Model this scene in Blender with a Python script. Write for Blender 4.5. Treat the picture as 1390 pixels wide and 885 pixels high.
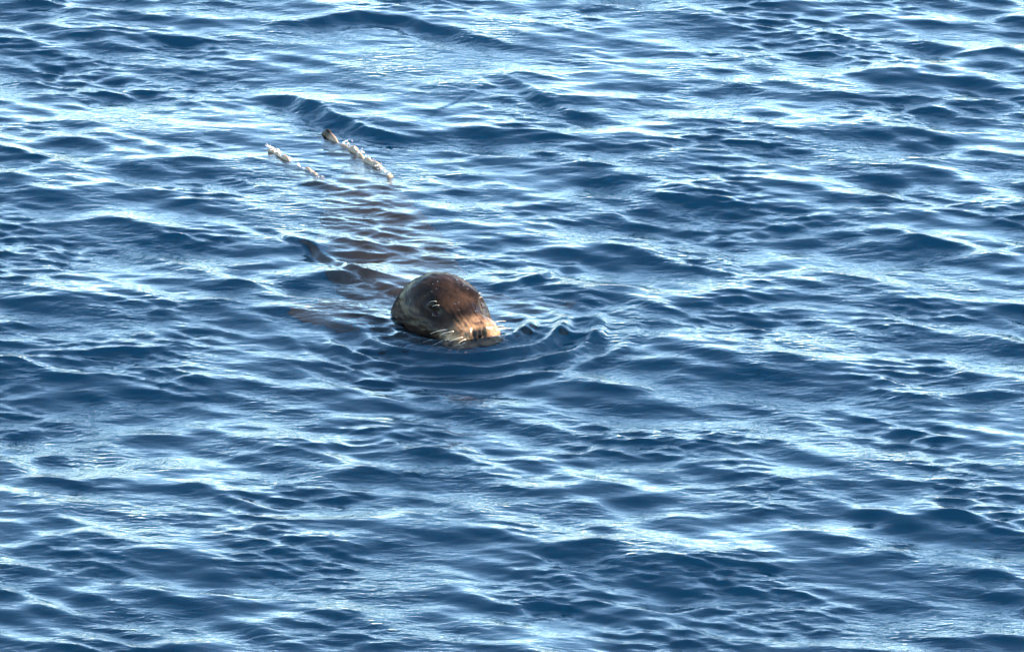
import bpy, bmesh, math, random
import numpy as np
from mathutils import Vector, Matrix
from mathutils.bvhtree import BVHTree

for o in list(bpy.data.objects):
    bpy.data.objects.remove(o)
sc = bpy.context.scene
col = sc.collection
R = math.radians

# ------------------------------------------------------------------ camera
PITCH, DIST = R(19.0), 16.0
target = Vector((0.176, -0.033, 0.0))
cam_d = bpy.data.cameras.new('camera')
cam_d.sensor_width = 36.0
cam_d.lens = 36.0 * DIST / 2.5
cam_d.clip_start = 0.1
cam_d.clip_end = 5000.0
cam = bpy.data.objects.new('camera', cam_d)
col.objects.link(cam)
cam.location = target + DIST * Vector((0, -math.cos(PITCH), math.sin(PITCH)))
cam.rotation_euler = (R(90) - PITCH, 0, 0)
sc.camera = cam

# ------------------------------------------------------------------ sky and sun
SUN_EL, SUN_AZ = R(28.0), R(104.0)      # azimuth: from the camera's side (-Y) round to the right (+X)
sun_dir = Vector((math.sin(SUN_AZ) * math.cos(SUN_EL), -math.cos(SUN_AZ) * math.cos(SUN_EL), math.sin(SUN_EL)))
world = bpy.data.worlds.new('World')
sc.world = world
world.use_nodes = True
wn, wl = world.node_tree.nodes, world.node_tree.links
bg = wn['Background']
sky = wn.new('ShaderNodeTexSky')
sky.sky_type = 'NISHITA'
sky.sun_disc = False
sky.sun_elevation = SUN_EL
sky.sun_rotation = math.atan2(sun_dir.x, sun_dir.y)
sky.air_density = 1.0
sky.dust_density = 0.1
sky.altitude = 1800.0
sky.ozone_density = 1.2
tint = wn.new('ShaderNodeMix')
tint.data_type = 'RGBA'
tint.blend_type = 'MULTIPLY'
tint.inputs['Factor'].default_value = 1.0
tint.inputs[7].default_value = (.91, 1.0, .95, 1)
wl.new(sky.outputs[0], tint.inputs[6])
wl.new(tint.outputs[2], bg.inputs[0])
bg.inputs[1].default_value = 0.15
sun_d = bpy.data.lights.new('sun', 'SUN')
sun_d.energy = 4.8
sun_d.angle = R(0.5)
sun_d.color = (1.0, 0.81, 0.60)
sun = bpy.data.objects.new('sun', sun_d)
col.objects.link(sun)
sun.rotation_euler = (-sun_dir).to_track_quat('-Z', 'Y').to_euler()
sun.location = sun_dir * 30
sc.view_settings.view_transform = 'Standard'
sc.view_settings.look = 'None'
sc.view_settings.exposure = 2.85
sc.view_settings.gamma = 1.0
sc.view_settings.use_curve_mapping = False
sc.cycles.max_bounces = 8
sc.cycles.volume_bounces = 1
sc.cycles.transparent_max_bounces = 12
sc.cycles.caustics_reflective = False
sc.cycles.caustics_refractive = True
sc.cycles.sample_clamp_indirect = 4.0
sc.cycles.use_denoising = True

# ------------------------------------------------------------------ helpers
def mesh_obj(name, verts, faces, mat, parent=None, smooth=True):
    me = bpy.data.meshes.new(name)
    me.from_pydata([tuple(v) for v in verts], [], [tuple(f) for f in faces])
    me.materials.append(mat)
    if smooth:
        me.polygons.foreach_set('use_smooth', [True] * len(me.polygons))
    o = bpy.data.objects.new(name, me)
    col.objects.link(o)
    if parent is not None:
        o.parent = parent
        o.matrix_parent_inverse = Matrix.Translation(-parent.location)
    return o

def new_mat(name):
    m = bpy.data.materials.new(name)
    m.use_nodes = True
    nt = m.node_tree
    nt.nodes.clear()
    out = nt.nodes.new('ShaderNodeOutputMaterial')
    return m, nt.nodes, nt.links, out

def catmull(keys, n):
    """smooth interpolation of rows of keys, n samples"""
    K = np.array(keys, float)
    m = len(K)
    t = np.linspace(0, m - 1, n)
    i = np.clip(t.astype(int), 0, m - 2)
    f = (t - i)[:, None]
    P0, P1, P2, P3 = K[np.clip(i - 1, 0, m - 1)], K[i], K[i + 1], K[np.clip(i + 2, 0, m - 1)]
    return 0.5 * (2 * P1 + (P2 - P0) * f + (2 * P0 - 5 * P1 + 4 * P2 - P3) * f ** 2 + (3 * P1 - P0 - 3 * P2 + P3) * f ** 3)

def sstep(a, b, x):
    t = np.clip((x - a) / (b - a), 0, 1)
    return t * t * (3 - 2 * t)

def gauss(d, s):
    return np.exp(-0.5 * (d / s) ** 2)

# ------------------------------------------------------------------ water
def stretched(lo, hi, step, far, ratio=1.09):
    core = np.arange(lo, hi + step * .5, step)
    ext, s = [], step
    x = 0.0
    while x < far:
        s = min(s * ratio, far)
        x += s
        ext.append(x)
    ext = np.array(ext)
    return np.concatenate([lo - ext[::-1], core, core[-1] + ext])

gx = stretched(-1.75, 2.05, 0.0052, 260.0)
gy = stretched(-2.6, 3.35, 0.0068, 260.0)
NX, NY = len(gx), len(gy)
X, Y = np.meshgrid(gx, gy)
X = X.astype(np.float32)
Y = Y.astype(np.float32)

def poly_dist(pts):
    """distance to a polyline, signed (+ = far side), and fraction along it"""
    best = np.full(X.shape, 1e9, np.float32)
    sgn = np.zeros(X.shape, np.float32)
    frac = np.zeros(X.shape, np.float32)
    n = len(pts) - 1
    for k in range(n):
        ax, ay = pts[k]
        bx, by = pts[k + 1]
        dx, dy = bx - ax, by - ay
        L2 = dx * dx + dy * dy
        t = np.clip(((X - ax) * dx + (Y - ay) * dy) / L2, 0, 1)
        ex, ey = X - (ax + t * dx), Y - (ay + t * dy)
        d = np.sqrt(ex * ex + ey * ey)
        m = d < best
        best = np.where(m, d, best)
        sgn = np.where(m, np.sign(dx * (Y - ay) - dy * (X - ax)), sgn)
        frac = np.where(m, (k + t) / n, frac)
    return best * sgn, frac

def smooth_poly(pts, n=40):
    return [tuple(p) for p in catmull(pts, n)]

def build_water_height():
    rng = np.random.default_rng(11)
    Z = np.zeros(X.shape, np.float32)
    DX = np.zeros(X.shape, np.float32)
    DY = np.zeros(X.shape, np.float32)
    # where the chop is damped: slick left by the flippers, water over the back, water close to the head
    slick = np.maximum.reduce([
        gauss(np.hypot((X + .06) / .52, (Y - 2.25) / .58), .66),
        .8 * gauss(np.hypot((X + .30) / .25, (Y - 1.32) / .28), .6),
        .35 * gauss(np.hypot((X + .42) / .3, (Y - .95) / .4), .5)])
    over_back = .75 * gauss(np.hypot((X + .10 + .19 * (Y - .5)) / .30, (Y - .72) / .62), .6)
    head = np.maximum(.8 * gauss(np.hypot(X - .03, Y + .02), .12), .3 * gauss(np.hypot((X - .05) / 1.5, Y + .16), .13))
    near = 1 / (1 + (np.hypot(X - .2, Y - .3) / 14) ** 2)      # far ripples fade below mesh size
    small_patch = np.zeros(X.shape, np.float32)
    for _ in range(26):
        lam = rng.uniform(.35, 1.1)
        th = rng.uniform(0, 2 * np.pi)
        small_patch += np.cos(2 * np.pi / lam * (X * np.cos(th) + Y * np.sin(th)) + rng.uniform(0, 6.28))
    small_patch = sstep(-.3, 1.6, small_patch / math.sqrt(13))
    rng2 = np.random.default_rng(23)
    gust = np.zeros(X.shape, np.float32)
    for _ in range(20):
        lam, th = rng2.uniform(.5, 1.4), rng2.uniform(0, 6.28)
        gust += np.cos(2 * np.pi / lam * (X * np.cos(th) + Y * np.sin(th)) + rng2.uniform(0, 6.28))
    gust = sstep(-1.2, 1.6, gust / math.sqrt(10))
    bands = [  # wavelength lo, hi, count, rms slope, main direction (deg), spread (deg), damping in slick, in head zone
        (.85, 3.0, 18, .030, -106, 26, .7, .7),
        (.36, .72, 44, .046, -98, 34, .55, .75),
        (.17, .36, 80, .096, -104, 32, .75, .9),
        (.085, .17, 80, .112, -102, 28, .82, .9),
        (.045, .085, 70, .116, -104, 24, .78, .3),
        (.024, .045, 50, .084, -100, 24, .70, .1)]
    for bi, (l0, l1, n, slope, mdir, spread, ds, dh) in enumerate(bands):
        amp_mask = (1 - ds * slick) * (1 - dh * head) * (1 - (.75, .75, .6, .25, .1, 0)[bi] * over_back)
        if bi >= 4:
            amp_mask = amp_mask * (.35 + 1.15 * small_patch)
        elif bi >= 2:
            amp_mask = amp_mask * (.72 + .48 * gust)
        cut = np.minimum(1, near * (1.0 if bi < 3 else np.where(near > .9, 1, near)))
        zb = np.zeros(X.shape, np.float32)
        xb = np.zeros(X.shape, np.float32)
        yb = np.zeros(X.shape, np.float32)
        for k in range(n):
            lam = l0 * (l1 / l0) ** ((k + rng.random()) / n)
            th = np.radians(mdir + (-17 if k % 3 else 22) + rng.normal() * spread * .66)
            kk = 2 * np.pi / lam
            a = slope * math.sqrt(2 / n) / kk * rng.uniform(.6, 1.3)
            c, s = np.cos(th), np.sin(th)
            ph = (kk * c * X + kk * s * Y + rng.uniform(0, 6.28)).astype(np.float32)
            co, si = np.cos(ph), np.sin(ph)
            zb += a * co
            xb -= a * c * si
            yb -= a * s * si
        m = amp_mask * cut
        Z += m * zb
        chop = .80 if bi < 4 else .45
        DX += chop * m * xb
        DY += chop * m * yb

    DY -= .75 * Z                                            # waves lean the way the wind drives them

    def ridge(pts, h, w_near, w_far, trough=.5, taper=(.08, .3), rough=0.0):
        d, f = poly_dist(smooth_poly(pts))
        d = d + .007 * np.sin(19 * X + 11 * Y) + .005 * np.sin(37 * Y - 23 * X + 1) + .004 * np.sin(71 * X + 49 * Y)
        prof = np.where(d > 0, np.exp(-np.abs(d) / w_far), np.exp(-(d / w_near) ** 2))
        tr = -trough * gauss(d + 2.6 * w_near, w_near) * sstep(0, -w_near, d)
        env = sstep(0, taper[0], f) * (1 - sstep(1 - taper[1], 1, f))
        return h * (prof + tr) * env

    # left wake ridge, from the cheek back along the shoulder (drawn so that + is the far side)
    Zr = ridge([(-.52, .80), (-.44, .70), (-.356, .60), (-.268, .465), (-.183, .348), (-.11, .20)], .0085, .008, .06, .5, (.45, .2))
    # right wake, weaker
    Zr += ridge([(.10, .19), (.167, .285), (.259, .366), (.371, .482), (.52, .66)], .006, .012, .09, .5, (.2, .5))
    # edges of the slick
    Zr += ridge([(-.56, 1.95), (-.414, 1.855), (-.269, 1.653), (-.148, 1.54), (-.02, 1.50)], .020, .022, .18, .4, (.3, .4))
    Zr += ridge([(.06, 2.12), (.186, 2.014), (.276, 1.835), (.384, 1.686), (.52, 1.62)], .010, .018, .14, .4, (.3, .4))
    Zr += ridge([(-.55, 2.56), (-.437, 2.60), (-.188, 2.637), (-.021, 2.527), (.145, 2.382), (.391, 2.274)], .014, .024, .18, .4, (.3, .4))
    # bow ripples round the front of the head
    hx, hy = X - .045, Y + .03
    r = np.hypot(hx * .92, hy)
    front = sstep(-.35, .55, (hx * .25 - hy * .97) / np.maximum(r, 1e-3))
    env = sstep(.11, .17, r) * (1 - sstep(.24, .52, r)) * front
    Zr += env * (.0080 * np.cos((r - .235) * 2 * np.pi / .082) + .0024 * np.cos((r * 1.04 - .02 * hx - .2) * 2 * np.pi / .043))
    Zr += .003 * gauss(np.hypot(X - .10, Y + .165), .055)          # little heap of water pushed up by the muzzle
    Z += Zr
    return Z, DX, DY

Z, DX, DY = build_water_height()
XX, YY = X + DX, Y + DY
verts = np.stack([XX.ravel(), YY.ravel(), Z.ravel()], 1)
idx = np.arange(NX * NY).reshape(NY, NX)
quads = np.stack([idx[:-1, :-1], idx[:-1, 1:], idx[1:, 1:], idx[1:, :-1]], -1).reshape(-1, 4)
# closed body of water: skirt and floor
border = np.concatenate([idx[0, :], idx[1:, -1], idx[-1, -2::-1], idx[-2:0:-1, 0]])
nb, base = len(border), NX * NY
low = verts[border].copy()
low[:, 2] = -14.0
verts = np.concatenate([verts, low]).astype(np.float32)
li = np.arange(base, base + nb)
skirt = np.stack([border, li, np.roll(li, -1), np.roll(border, -1)], -1)
me = bpy.data.meshes.new('sea_water')
nq = len(quads) + len(skirt)
me.vertices.add(len(verts))
me.vertices.foreach_set('co', verts.ravel())
loops = np.concatenate([quads.ravel(), skirt.ravel(), li[::-1]]).astype(np.int32)
me.loops.add(len(loops))
me.loops.foreach_set('vertex_index', loops)
me.polygons.add(nq + 1)
ls = np.concatenate([np.arange(nq) * 4, [nq * 4]]).astype(np.int32)
me.polygons.foreach_set('loop_start', ls)
sm = np.ones(nq + 1, bool)
sm[len(quads):] = False
me.polygons.foreach_set('use_smooth', sm)
me.update(calc_edges=True)
me.validate()

mw, n, l, out = new_mat('sea_water')
fres = n.new('ShaderNodeFresnel')
fres.inputs['IOR'].default_value = 1.27
tr = n.new('ShaderNodeBsdfRefraction'); tr.inputs['IOR'].default_value = 1.333; tr.inputs['Roughness'].default_value = 0
tr.inputs[0].default_value = (1, 1, 1, 1)
gl = n.new('ShaderNodeBsdfGlossy')
gl.inputs['Color'].default_value = (1, 1, 1, 1)
gl.inputs['Roughness'].default_value = 0.015
mix = n.new('ShaderNodeMixShader')
l.new(fres.outputs[0], mix.inputs[0])
l.new(tr.outputs[0], mix.inputs[1])
l.new(gl.outputs[0], mix.inputs[2])
l.new(mix.outputs[0], out.inputs['Surface'])
tc = n.new('ShaderNodeTexCoord')
mp = n.new('ShaderNodeMapping')
mp.inputs['Rotation'].default_value = (0, 0, R(12))
mp.inputs['Scale'].default_value = (.38, 1.0, 1.0)
l.new(tc.outputs['Object'], mp.inputs[0])
n1 = n.new('ShaderNodeTexNoise')
n1.inputs['Scale'].default_value = 70
n1.inputs['Detail'].default_value = 2
n1.inputs['Distortion'].default_value = .4
l.new(mp.outputs[0], n1.inputs['Vector'])
n2 = n.new('ShaderNodeTexNoise')
n2.inputs['Scale'].default_value = 3.2
n2.inputs['Detail'].default_value = 2
l.new(tc.outputs['Object'], n2.inputs['Vector'])
mr = n.new('ShaderNodeMapRange')
mr.inputs['From Min'].default_value = .42
mr.inputs['From Max'].default_value = .68
mr.inputs['To Min'].default_value = .25
mr.inputs['To Max'].default_value = .9
l.new(n2.outputs['Fac'], mr.inputs['Value'])
bp = n.new('ShaderNodeBump')
bp.inputs['Distance'].default_value = .0055
l.new(mr.outputs[0], bp.inputs['Strength'])
l.new(n1.outputs['Fac'], bp.inputs['Height'])
l.new(bp.outputs[0], gl.inputs['Normal'])
l.new(bp.outputs[0], fres.inputs['Normal'])
vs = n.new('ShaderNodeVolumeScatter')
ss, sa = np.array([.0004, .150, .178]) * .9, np.array([.85, .46, .26]) * .9
vs.inputs['Density'].default_value = float(ss.max())
vs.inputs['Color'].default_value = (*(ss / ss.max()), 1)
va = n.new('ShaderNodeVolumeAbsorption')
va.inputs['Density'].default_value = float(sa.max() * 1.02)
va.inputs['Color'].default_value = (*(1 - sa / (sa.max() * 1.02)), 1)
ad = n.new('ShaderNodeAddShader')
l.new(vs.outputs[0], ad.inputs[0])
l.new(va.outputs[0], ad.inputs[1])
l.new(ad.outputs[0], out.inputs['Volume'])
me.materials.append(mw)
water = bpy.data.objects.new('sea_water', me)
col.objects.link(water)
water['kind'] = 'structure'
water['label'] = 'choppy deep blue sea surface with bright sky reflections'

water.cycles.is_caustics_caster = True          # sunlight bends through the surface onto the animal's back
sun_d.cycles.is_caustics_light = True

# ------------------------------------------------------------------ sea lion
def loft(rings):
    """rings: arrays of (n,3) points; closed tube with capped ends"""
    V, F = [], []
    n_ = len(rings[0])
    for r_ in rings:
        V.extend(r_)
    for i in range(len(rings) - 1):
        for j in range(n_):
            a, b = i * n_ + j, i * n_ + (j + 1) % n_
            F.append((a, b, b + n_, a + n_))
    for e, rev in ((0, True), (len(rings) - 1, False)):
        c = len(V)
        V.append(np.mean(rings[e], 0))
        for j in range(n_):
            a, b = e * n_ + j, e * n_ + (j + 1) % n_
            F.append((b, a, c) if rev else (a, b, c))
    return V, F

HEAD_YAW, HEAD_PITCH = R(29), R(-1)
hn = Vector((math.sin(HEAD_YAW), -math.cos(HEAD_YAW), 0))
hl = Vector((math.cos(HEAD_YAW), math.sin(HEAD_YAW), 0))
Rh = Matrix(((hn.x, hl.x, 0), (hn.y, hl.y, 0), (0, 0, 1))) @ Matrix.Rotation(-HEAD_PITCH, 3, 'Y')
RH = np.array(Rh)
HO = np.array((0.0, 0.01, -0.003))           # centre of the skull
def h2w(p):
    return np.asarray(p) @ RH.T + HO
def w2h(p):
    return (np.asarray(p) - HO) @ RH

ang = np.linspace(0, 2 * np.pi, 72, endpoint=False)
def sup(c, e):
    return np.sign(c) * np.abs(c) ** e
# head: x, half width, top, bottom, exponent
HK = [(-.125, .074, .030, -.12, 1.0), (-.098, .088, .078, -.115, 1.0), (-.06, .098, .106, -.105, 1.0),
      (-.015, .104, .120, -.098, 1.0), (.03, .103, .119, -.09, .98), (.065, .097, .109, -.082, .95),
      (.095, .088, .093, -.072, .92), (.12, .080, .079, -.062, .90), (.143, .076, .067, -.054, .88),
      (.163, .074, .059, -.046, .86), (.180, .068, .052, -.040, .86), (.191, .056, .044, -.032, .88), (.199, .032, .027, -.018, .95)]
hk = catmull(HK, 64)
rings = []
for x, w, t, b, e in hk:
    cz = (t + b) / 2 + .25 * (t - b) / 2 * 0
    c, s = sup(np.cos(ang), e), sup(np.sin(ang), e)
    rings.append(h2w(np.stack([np.full_like(ang, x), w * c, cz + (t - b) / 2 * s], 1)))
parts = [loft(rings)]
# trunk: world positions of the spine, half width, half height
TK = [(.0, .03, -.02, .085, .085), (-.02, .11, -.075, .104, .10), (-.045, .24, -.150, .132, .122), (-.085, .42, -.205, .160, .152),
      (-.125, .62, -.218, .172, .162), (-.160, .82, -.200, .160, .142), (-.190, 1.0, -.165, .130, .106), (-.208, 1.13, -.130, .098, .070),
      (-.222, 1.24, -.105, .060, .042), (-.232, 1.32, -.095, .026, .02), (-.236, 1.35, -.095, .010, .008)]
TK = [(a, b, c + (.020 if b > .2 else 0), d, e) for a, b, c, d, e in TK]
tk = catmull(TK, 70)
P = tk[:, :3]
tan = np.gradient(P, axis=0)
tan /= np.linalg.norm(tan, axis=1)[:, None]
rings = []
for p, t, w, h in zip(P, tan, tk[:, 3], tk[:, 4]):
    lat = np.cross(t, (0, 0, 1.0)); lat /= np.linalg.norm(lat)
    up = np.cross(lat, t)
    rings.append(p + w * np.cos(ang)[:, None] * lat + h * np.sin(ang)[:, None] * up)
parts.append(loft(rings))
def flipper(keys, wide, n_=36):
    """keys: x,y,z, half width, half thickness; wide: direction of the blade's width"""
    k = catmull(keys, n_)
    t = np.gradient(k[:, :3], axis=0)
    t /= np.linalg.norm(t, axis=1)[:, None]
    rr = []
    a2 = np.linspace(0, 2 * np.pi, 40, endpoint=False)
    for p, d, w, th in zip(k[:, :3], t, k[:, 3], k[:, 4]):
        wv = np.array(wide, float)
        wv -= d * wv.dot(d); wv /= np.linalg.norm(wv)
        nv = np.cross(d, wv)
        rr.append(p + w * np.cos(a2)[:, None] * wv + th * np.sin(a2)[:, None] * nv)
    parts.append(loft(rr))
# hind flippers: blades on edge, top edges breaking the surface
flipper([(-.16, 1.00, -.13, .05, .05), (-.145, 1.12, -.085, .055, .032), (-.155, 1.20, -.062, .062, .020), (-.223, 1.344, -.066, .072, .014),
         (-.290, 1.47, -.056, .064, .012), (-.325, 1.54, -.026, .046, .011), (-.338, 1.565, -.008, .022, .010)], (.12, 0, 1))
flipper([(-.20, 1.00, -.13, .05, .05), (-.255, 1.05, -.090, .055, .032), (-.305, 1.14, -.062, .062, .020), (-.385, 1.275, -.066, .072, .012),
         (-.440, 1.365, -.050, .062, .011), (-.468, 1.41, -.030, .044, .015), (-.478, 1.425, -.022, .022, .010)], (-.12, 0, 1))
# fore flippers: spread to the sides, blades nearly flat
flipper([(-.14, .34, -.19, .085, .050), (-.20, .28, -.18, .078, .030), (-.25, .23, -.155, .066, .018), (-.30, .21, -.135, .052, .012),
         (-.34, .22, -.125, .034, .009), (-.37, .25, -.12, .014, .006)], (.25, 1, .1))
flipper([(.03, .34, -.19, .085, .050), (.12, .29, -.18, .078, .030), (.19, .25, -.155, .066, .018), (.25, .24, -.135, .052, .012),
         (.30, .26, -.125, .034, .009), (.33, .29, -.12, .014, .006)], (-.25, 1, .1))
V, F = [], []
for v, f in parts:
    o_ = len(V)
    V.extend(v)
    F.extend([tuple(i + o_ for i in q) for q in f])

tmp_m = bpy.data.meshes.new('tmp')
tmp_m.from_pydata([tuple(map(float, v)) for v in V], [], F)
bmx = bmesh.new(); bmx.from_mesh(tmp_m)
bmesh.ops.recalc_face_normals(bmx, faces=bmx.faces)
bmx.to_mesh(tmp_m); bmx.free()
tmp = bpy.data.objects.new('tmp', tmp_m)
col.objects.link(tmp)
md = tmp.modifiers.new('r', 'REMESH')
md.mode = 'VOXEL'
md.voxel_size = .0032
ms = tmp.modifiers.new('s', 'SMOOTH')
ms.factor = .5
ms.iterations = 9
bpy.context.view_layer.update()
body_me = bpy.data.meshes.new_from_object(tmp.evaluated_get(bpy.context.evaluated_depsgraph_get()))
bpy.data.objects.remove(tmp)
bpy.data.meshes.remove(tmp_m)
body_me.name = 'body'

# details of the face, in head coordinates (x to the nose, y to its left, z up)
nv = len(body_me.vertices)
co = np.empty(nv * 3, np.float32); body_me.vertices.foreach_get('co', co); co = co.reshape(-1, 3)
no = np.empty(nv * 3, np.float32); body_me.vertices.foreach_get('normal', no); no = no.reshape(-1, 3)
H = w2h(co)
EYE = np.array((.099, .076, .068))
bvh0 = BVHTree.FromPolygons([Vector(map(float, v)) for v in co], [tuple(p.vertices) for p in body_me.polygons])
hit = bvh0.find_nearest(Vector(h2w(EYE)))
EYE, EN = w2h(np.array(hit[0])), np.array(hit[1]) @ RH
disp = np.zeros(nv)
def d3(p, s):
    return np.sqrt((((H - np.array(p)) / np.array(s)) ** 2).sum(1))
for s in (-1, 1):
    e = EYE * (1, s, 1)
    disp += -.0075 * gauss(d3(e, (1.6, 1.2, .85)), .0095)
    disp += .0050 * gauss(d3(e + (-.002, -.005 * s, .0155), (2.0, 1.5, .55)), .0085)        # upper lid and brow
    disp += .0030 * gauss(d3(e + (-.002, .003 * s, -.0135), (2.0, 1.5, .5)), .008)          # lower lid
    disp += .0085 * gauss(d3(e + (-.006, -.014 * s, .030), (1.5, 1.2, .8)), .014)            # brow
    disp += -.006 * gauss(d3(e + (.030, -.020 * s, -.012), (1.2, 1, 1)), .014)               # hollow before the eye
    disp += .0075 * gauss(d3((.168, .042 * s, -.006), (1.2, 1, .95)), .020)                  # whisker pad
    disp += .004 * gauss(d3((.05, .10 * s, .0), (1.3, 1, 1)), .03)                           # cheek
    disp += -.007 * gauss(d3((.1945, .0135 * s, .030), (1.2, .5, 1.5)), .0055)               # nostril
    disp += .0030 * gauss(d3((.190, .022 * s, .036), (1, 1, 1.2)), .008)
    for q in range(3):                                                                       # creases on the snout
        disp += -.0013 * gauss(np.abs(H[:, 1]) - (.016 + .011 * q), .0022) * gauss(d3((.150, .03 * s, .055), (1.3, 1.6, 1.2)), .022)
disp += -.006 * gauss(np.abs(H[:, 1]), .0030) * gauss(d3((.199, 0, .008), (1, 4, 1)), .016)  # groove under the nose
mouth_z = -.022 + .025 * np.clip(.2 - H[:, 0], 0, .2)
disp += -.005 * gauss(H[:, 2] - mouth_z, .003) * sstep(.07, .11, H[:, 0])
# slicked clumps of fur and folds of skin
rg = np.random.default_rng(2)
clump = np.zeros(nv)
for _ in range(40):
    k_ = rg.normal(size=3)
    k_ *= 2 * np.pi / rg.uniform(.012, .045) / np.linalg.norm(k_) * np.array((.45, 1, 1))
    clump += np.cos(H @ k_ + rg.uniform(0, 6.28))
disp += .00055 * clump / math.sqrt(20) * sstep(-.02, .02, co[:, 2])
co2 = co + no * disp[:, None]
hb = sstep(1.12, 1.20, co[:, 1])                                                           # scalloped edges of the hind flippers
co2[:, 2] += hb * (.0045 * np.sin(61 * co[:, 1] + 9 * co[:, 0]) + .003 * np.sin(143 * co[:, 1] + 2) - .002)
co2[:, 0] += hb * .004 * np.sin(37 * co[:, 1])
jaw = sstep(-.016, -.026, H[:, 2]) * sstep(.07, .13, H[:, 0])                                # lower jaw set back under the lip
H2 = w2h(co2)
H2[:, 1] *= 1 - .30 * jaw
H2[:, 0] -= .030 * jaw
co2 = h2w(H2)
# ripples of fur and skin folds on the neck
body_me.vertices.foreach_set('co', co2.astype(np.float32).ravel())
muzzle = sstep(.125, .180, H[:, 0] - .35 * np.maximum(H[:, 2] - .03, 0)) * (np.abs(H[:, 1]) < .2)
muzzle = muzzle * sstep(-.016, .000, H[:, 2])
nose_pad = gauss(d3((.198, 0, .030), (1, 1.5, .9)), .010)
for s in (-1, 1):
    nose_pad = np.maximum(nose_pad, gauss(d3(EYE * (1, s, 1), (1.4, 1.2, .9)), .011))     # dark bare skin round the eyes
nose_pad = np.maximum(nose_pad, sstep(1.48, 1.54, co[:, 1]))                            # and on the flipper tip
hind = sstep(1.10, 1.18, co[:, 1]) * (1 - sstep(1.47, 1.54, co[:, 1]))  # sunlit brightness of the wet hind flippers, painted into their colour
body_me.attributes.new('pigment_and_sunlit', 'FLOAT_COLOR', 'POINT')
body_me.attributes.new('wet_film', 'FLOAT', 'POINT')              # a film of water shines only above the surface
c4 = np.stack([muzzle, np.clip(nose_pad * 1.6, 0, 1), hind, sstep(-.12, -.3, H[:, 0])], 1).astype(np.float32)
body_me.attributes['pigment_and_sunlit'].data.foreach_set('color', c4.ravel())
body_me.attributes['wet_film'].data.foreach_set('value', (sstep(-.012, .004, co[:, 2]) * (1 + 2.0 * muzzle * (1 - nose_pad))).astype(np.float32))
body_me.polygons.foreach_set('use_smooth', [True] * len(body_me.polygons))
body_me.update()

root = bpy.data.objects.new('sea_lion', None)
col.objects.link(root)
root.location = (-.10, .55, -.38)
root['label'] = 'dark brown sea lion swimming with its wet head above the blue water'
root['category'] = 'sea lion'

mb, n, l, out = new_mat('wet_fur')
pb = n.new('ShaderNodeBsdfPrincipled')
l.new(pb.outputs[0], out.inputs['Surface'])
at = n.new('ShaderNodeAttribute'); at.attribute_name = 'pigment_and_sunlit'
sep = n.new('ShaderNodeSeparateColor')
l.new(at.outputs['Color'], sep.inputs[0])
tc = n.new('ShaderNodeTexCoord')
nz = n.new('ShaderNodeTexNoise'); nz.inputs['Scale'].default_value = 26; nz.inputs['Detail'].default_value = 5
l.new(tc.outputs['Object'], nz.inputs['Vector'])
rampn = n.new('ShaderNodeValToRGB')
rampn.color_ramp.elements[0].position = .40; rampn.color_ramp.elements[0].color = (.007, .0042, .003, 1)
rampn.color_ramp.elements[1].position = .72; rampn.color_ramp.elements[1].color = (.028, .015, .009, 1)
l.new(nz.outputs['Fac'], rampn.inputs[0])
def mixc(fac, a, b):
    m = n.new('ShaderNodeMix'); m.data_type = 'RGBA'
    l.new(fac, m.inputs['Factor'])
    for s_, v in ((6, a), (7, b)):
        if isinstance(v, tuple): m.inputs[s_].default_value = v
        else: l.new(v, m.inputs[s_])
    return m.outputs[2]
nz3 = n.new('ShaderNodeTexNoise'); nz3.inputs['Scale'].default_value = 45; nz3.inputs['Detail'].default_value = 3
l.new(tc.outputs['Object'], nz3.inputs['Vector'])
mzr = n.new('ShaderNodeValToRGB')
mzr.color_ramp.elements[0].position = .36; mzr.color_ramp.elements[0].color = (.040, .021, .011, 1)
mzr.color_ramp.elements[1].position = .62; mzr.color_ramp.elements[1].color = (.22, .122, .062, 1)
l.new(nz3.outputs['Fac'], mzr.inputs[0])
c = mixc(sep.outputs[0], rampn.outputs[0], mzr.outputs[0])
c = mixc(at.outputs['Alpha'], c, (.135, .056, .027, 1))
c = mixc(sep.outputs[2], c, (.24, .165, .11, 1))  # lighter tan stands in for sun on the hind flippers
c = mixc(sep.outputs[1], c, (.012, .008, .006, 1))
l.new(c, pb.inputs['Base Color'])
pb.inputs['Roughness'].default_value = .34
wf = n.new('ShaderNodeAttribute'); wf.attribute_name = 'wet_film'
for sock, val in (('Coat Weight', .20), ('Specular IOR Level', .0)):
    mm = n.new('ShaderNodeMath'); mm.operation = 'MULTIPLY'; mm.inputs[1].default_value = val
    l.new(wf.outputs['Fac'], mm.inputs[0]); l.new(mm.outputs[0], pb.inputs[sock])
pb.inputs['Coat Roughness'].default_value = .11
pb.inputs['Coat IOR'].default_value = 1.36
mp = n.new('ShaderNodeMapping'); mp.inputs['Scale'].default_value = (1, .5, 1)
l.new(tc.outputs['Object'], mp.inputs[0])
nb_ = n.new('ShaderNodeTexNoise'); nb_.inputs['Scale'].default_value = 95; nb_.inputs['Detail'].default_value = 4
l.new(mp.outputs[0], nb_.inputs['Vector'])
bp = n.new('ShaderNodeBump'); bp.inputs['Strength'].default_value = .55; bp.inputs['Distance'].default_value = .003
l.new(nb_.outputs['Fac'], bp.inputs['Height'])
l.new(bp.outputs[0], pb.inputs['Normal'])
l.new(bp.outputs[0], pb.inputs['Coat Normal'])
body_me.materials.clear()
body_me.materials.append(mb)
body = bpy.data.objects.new('body', body_me)
col.objects.link(body)
body.parent = root
body.cycles.is_caustics_receiver = True
body.matrix_parent_inverse = Matrix.Translation(-root.location)

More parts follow.
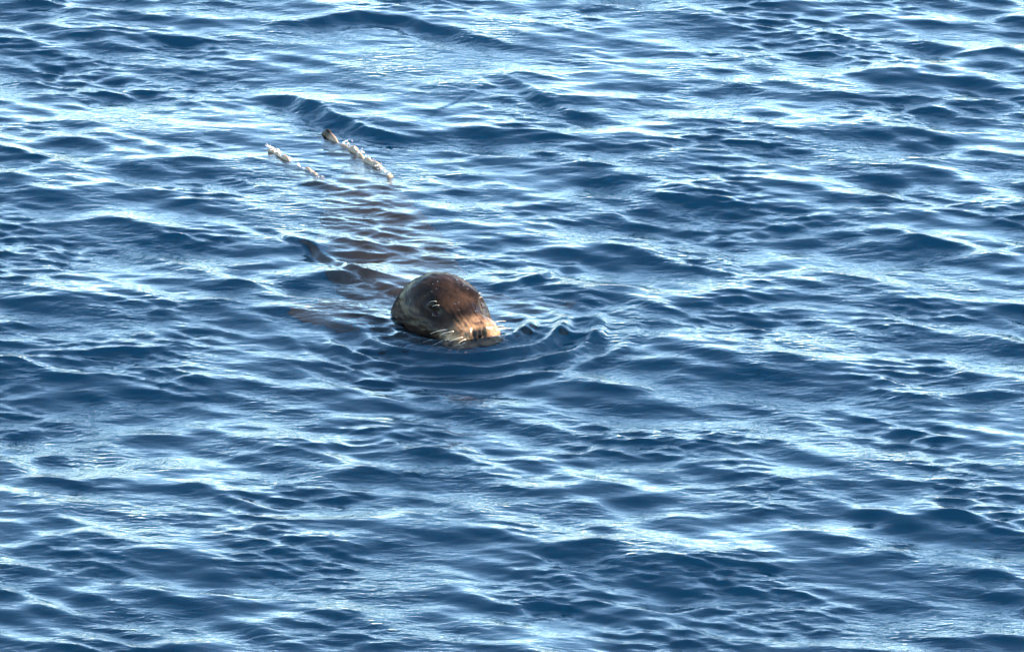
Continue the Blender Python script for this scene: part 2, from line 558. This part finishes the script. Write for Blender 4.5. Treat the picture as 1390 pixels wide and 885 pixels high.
def plain(name, colr, rough, coat=0.0, spec=.5):
    m, n_, l_, o_ = new_mat(name)
    p = n_.new('ShaderNodeBsdfPrincipled')
    p.inputs['Base Color'].default_value = (*colr, 1)
    p.inputs['Roughness'].default_value = rough
    p.inputs['Coat Weight'].default_value = coat
    p.inputs['Specular IOR Level'].default_value = spec
    l_.new(p.outputs[0], o_.inputs['Surface'])
    return m
m_eye = plain('dark_eye', (.012, .005, .004), .06, 0.0, .1)
m_whisker = plain('whisker', (.62, .52, .40), .35)

# eyes
def ball(name, centre, r, mat, squash=(1, 1, 1), parent=root):
    b = bmesh.new()
    bmesh.ops.create_uvsphere(b, u_segments=32, v_segments=20, radius=1)
    vs_ = [h2w(np.array(v.co) * r * np.array(squash) + np.array(centre)) for v in b.verts]
    b.verts.index_update()
    fs = [[v.index for v in f.verts] for f in b.faces]
    b.free()
    return mesh_obj(name, vs_, fs, mat, parent)
for s in (-1, 1):
    e = EYE * (1, s, 1)
    ball('eye', e - EN * (1, s, 1) * .0152, .0130, m_eye, (1.12, 1, 1))

# whiskers
random.seed(5)
def tube(pts, r0, r1, nseg=6):
    pts = [np.array(p, float) for p in pts]
    rr = []
    for i, p in enumerate(pts):
        t = pts[min(i + 1, len(pts) - 1)] - pts[max(i - 1, 0)]
        t /= np.linalg.norm(t)
        a = np.cross(t, (0.13, .2, 1)); a /= np.linalg.norm(a)
        b = np.cross(t, a)
        r = r0 + (r1 - r0) * i / (len(pts) - 1)
        rr.append(np.array([p + r * (math.cos(q) * a + math.sin(q) * b) for q in np.linspace(0, 2 * math.pi, nseg, endpoint=False)]))
    return loft(rr)
bvh = BVHTree.FromPolygons([v.co.copy() for v in body_me.vertices], [tuple(p.vertices) for p in body_me.polygons])
def whisker(p, d, length, droop, r=.00055):
    p = w2h(np.array(bvh.find_nearest(Vector(h2w(p)))[0])); d = np.array(d, float); d /= np.linalg.norm(d)
    pts = [p + d * length * t + np.array((-.25, 0, -1)) * droop * t * t for t in np.linspace(0, 1, 7)]
    v, f = tube([h2w(q) for q in pts], r, .0002)
    return mesh_obj('whisker', v, f, m_whisker, root)
for s in (-1, 1):
    for row in range(4):
        for k in range(4):
            x = .188 - .012 * k - .002 * row
            z = .020 - .010 * row + random.uniform(-.002, .002)
            y = (.036 + .0055 * k + .003 * row) * s
            whisker((x, y * .92, z), (.25 - .22 * k + random.uniform(-.1, .1), s * 1.0, random.uniform(-.12, .18) - .1 * row),
                    random.uniform(.016, .028) + .007 * k, random.uniform(.004, .010))
    for k in range(2):
        whisker(EYE * (1, s, 1) + np.array((.010 - .015 * k, -.010 * s, .026 + .004 * k)), (-.25 - .2 * k, .7 * s, .25), random.uniform(.012, .018), .008, .0004)

# water thrown up along the edges of the hind flippers
m_foam = plain('white_water', (.55, .53, .49), .12)
def splash(label, path, count, spread, seed):
    rnd = random.Random(seed)
    b = bmesh.new()
    P_ = catmull(path, 60)
    for _ in range(count):
        p = P_[min(59, int(rnd.random() ** 1.0 * 60))]
        r_ = rnd.uniform(.0005, .0015) * (1 if rnd.random() < .85 else 1.9)
        c = Vector((p[0] + rnd.gauss(0, spread), p[1] + rnd.gauss(0, spread * 1.4), p[2] + abs(rnd.gauss(0, .004)) - .004))
        M = Matrix.Translation(c) @ Matrix.Rotation(rnd.uniform(0, 6), 4, 'Z') @ Matrix.Diagonal((rnd.uniform(.8, 2.4), rnd.uniform(.7, 1.4), rnd.uniform(.5, 1), 1))
        bmesh.ops.create_icosphere(b, subdivisions=1, radius=r_, matrix=M)
    me_ = bpy.data.meshes.new('splash')
    b.to_mesh(me_); b.free()
    me_.materials.append(m_foam)
    me_.polygons.foreach_set('use_smooth', [True] * len(me_.polygons))
    o = bpy.data.objects.new('splash', me_)
    col.objects.link(o)
    o['kind'] = 'stuff'
    o['label'] = label
    o['category'] = 'splash'
splash('white water foaming over the fully awash hind flipper', [(-.313, 1.14, .000), (-.393, 1.275, .004), (-.447, 1.365, .008), (-.473, 1.41, .010)], 190, .004, 3)
splash('white water breaking behind the raised dark flipper tip', [(-.145, 1.18, .000), (-.18, 1.27, .003), (-.222, 1.36, .006), (-.27, 1.45, .008)], 130, .004, 4)

# beads of water left on the crown and brow
rnd = random.Random(8)
b = bmesh.new()
for _ in range(26):
    q = np.array((rnd.uniform(.02, .15), rnd.gauss(0, .05), rnd.uniform(.05, .14)))
    loc, nrm, _i, _d = bvh.find_nearest(Vector(h2w(q)))
    if loc.z < .02:
        continue
    M = Matrix.Translation(loc) @ nrm.to_track_quat('Z', 'Y').to_matrix().to_4x4() @ Matrix.Rotation(rnd.gauss(0, .5), 4, 'Z') @ Matrix.Diagonal((rnd.uniform(.8, 3.6), .8, .5, 1))
    bmesh.ops.create_icosphere(b, subdivisions=2, radius=rnd.uniform(.0007, .0016), matrix=M)
me_ = bpy.data.meshes.new('water_beads')
b.to_mesh(me_); b.free()
me_.polygons.foreach_set('use_smooth', [True] * len(me_.polygons))
me_.materials.append(plain('clear_water_bead', (.05, .04, .035), .12, 1.0))
wb = bpy.data.objects.new('water_beads', me_)
col.objects.link(wb)
wb.parent = root
wb.matrix_parent_inverse = Matrix.Translation(-root.location)
wb['kind'] = 'stuff'
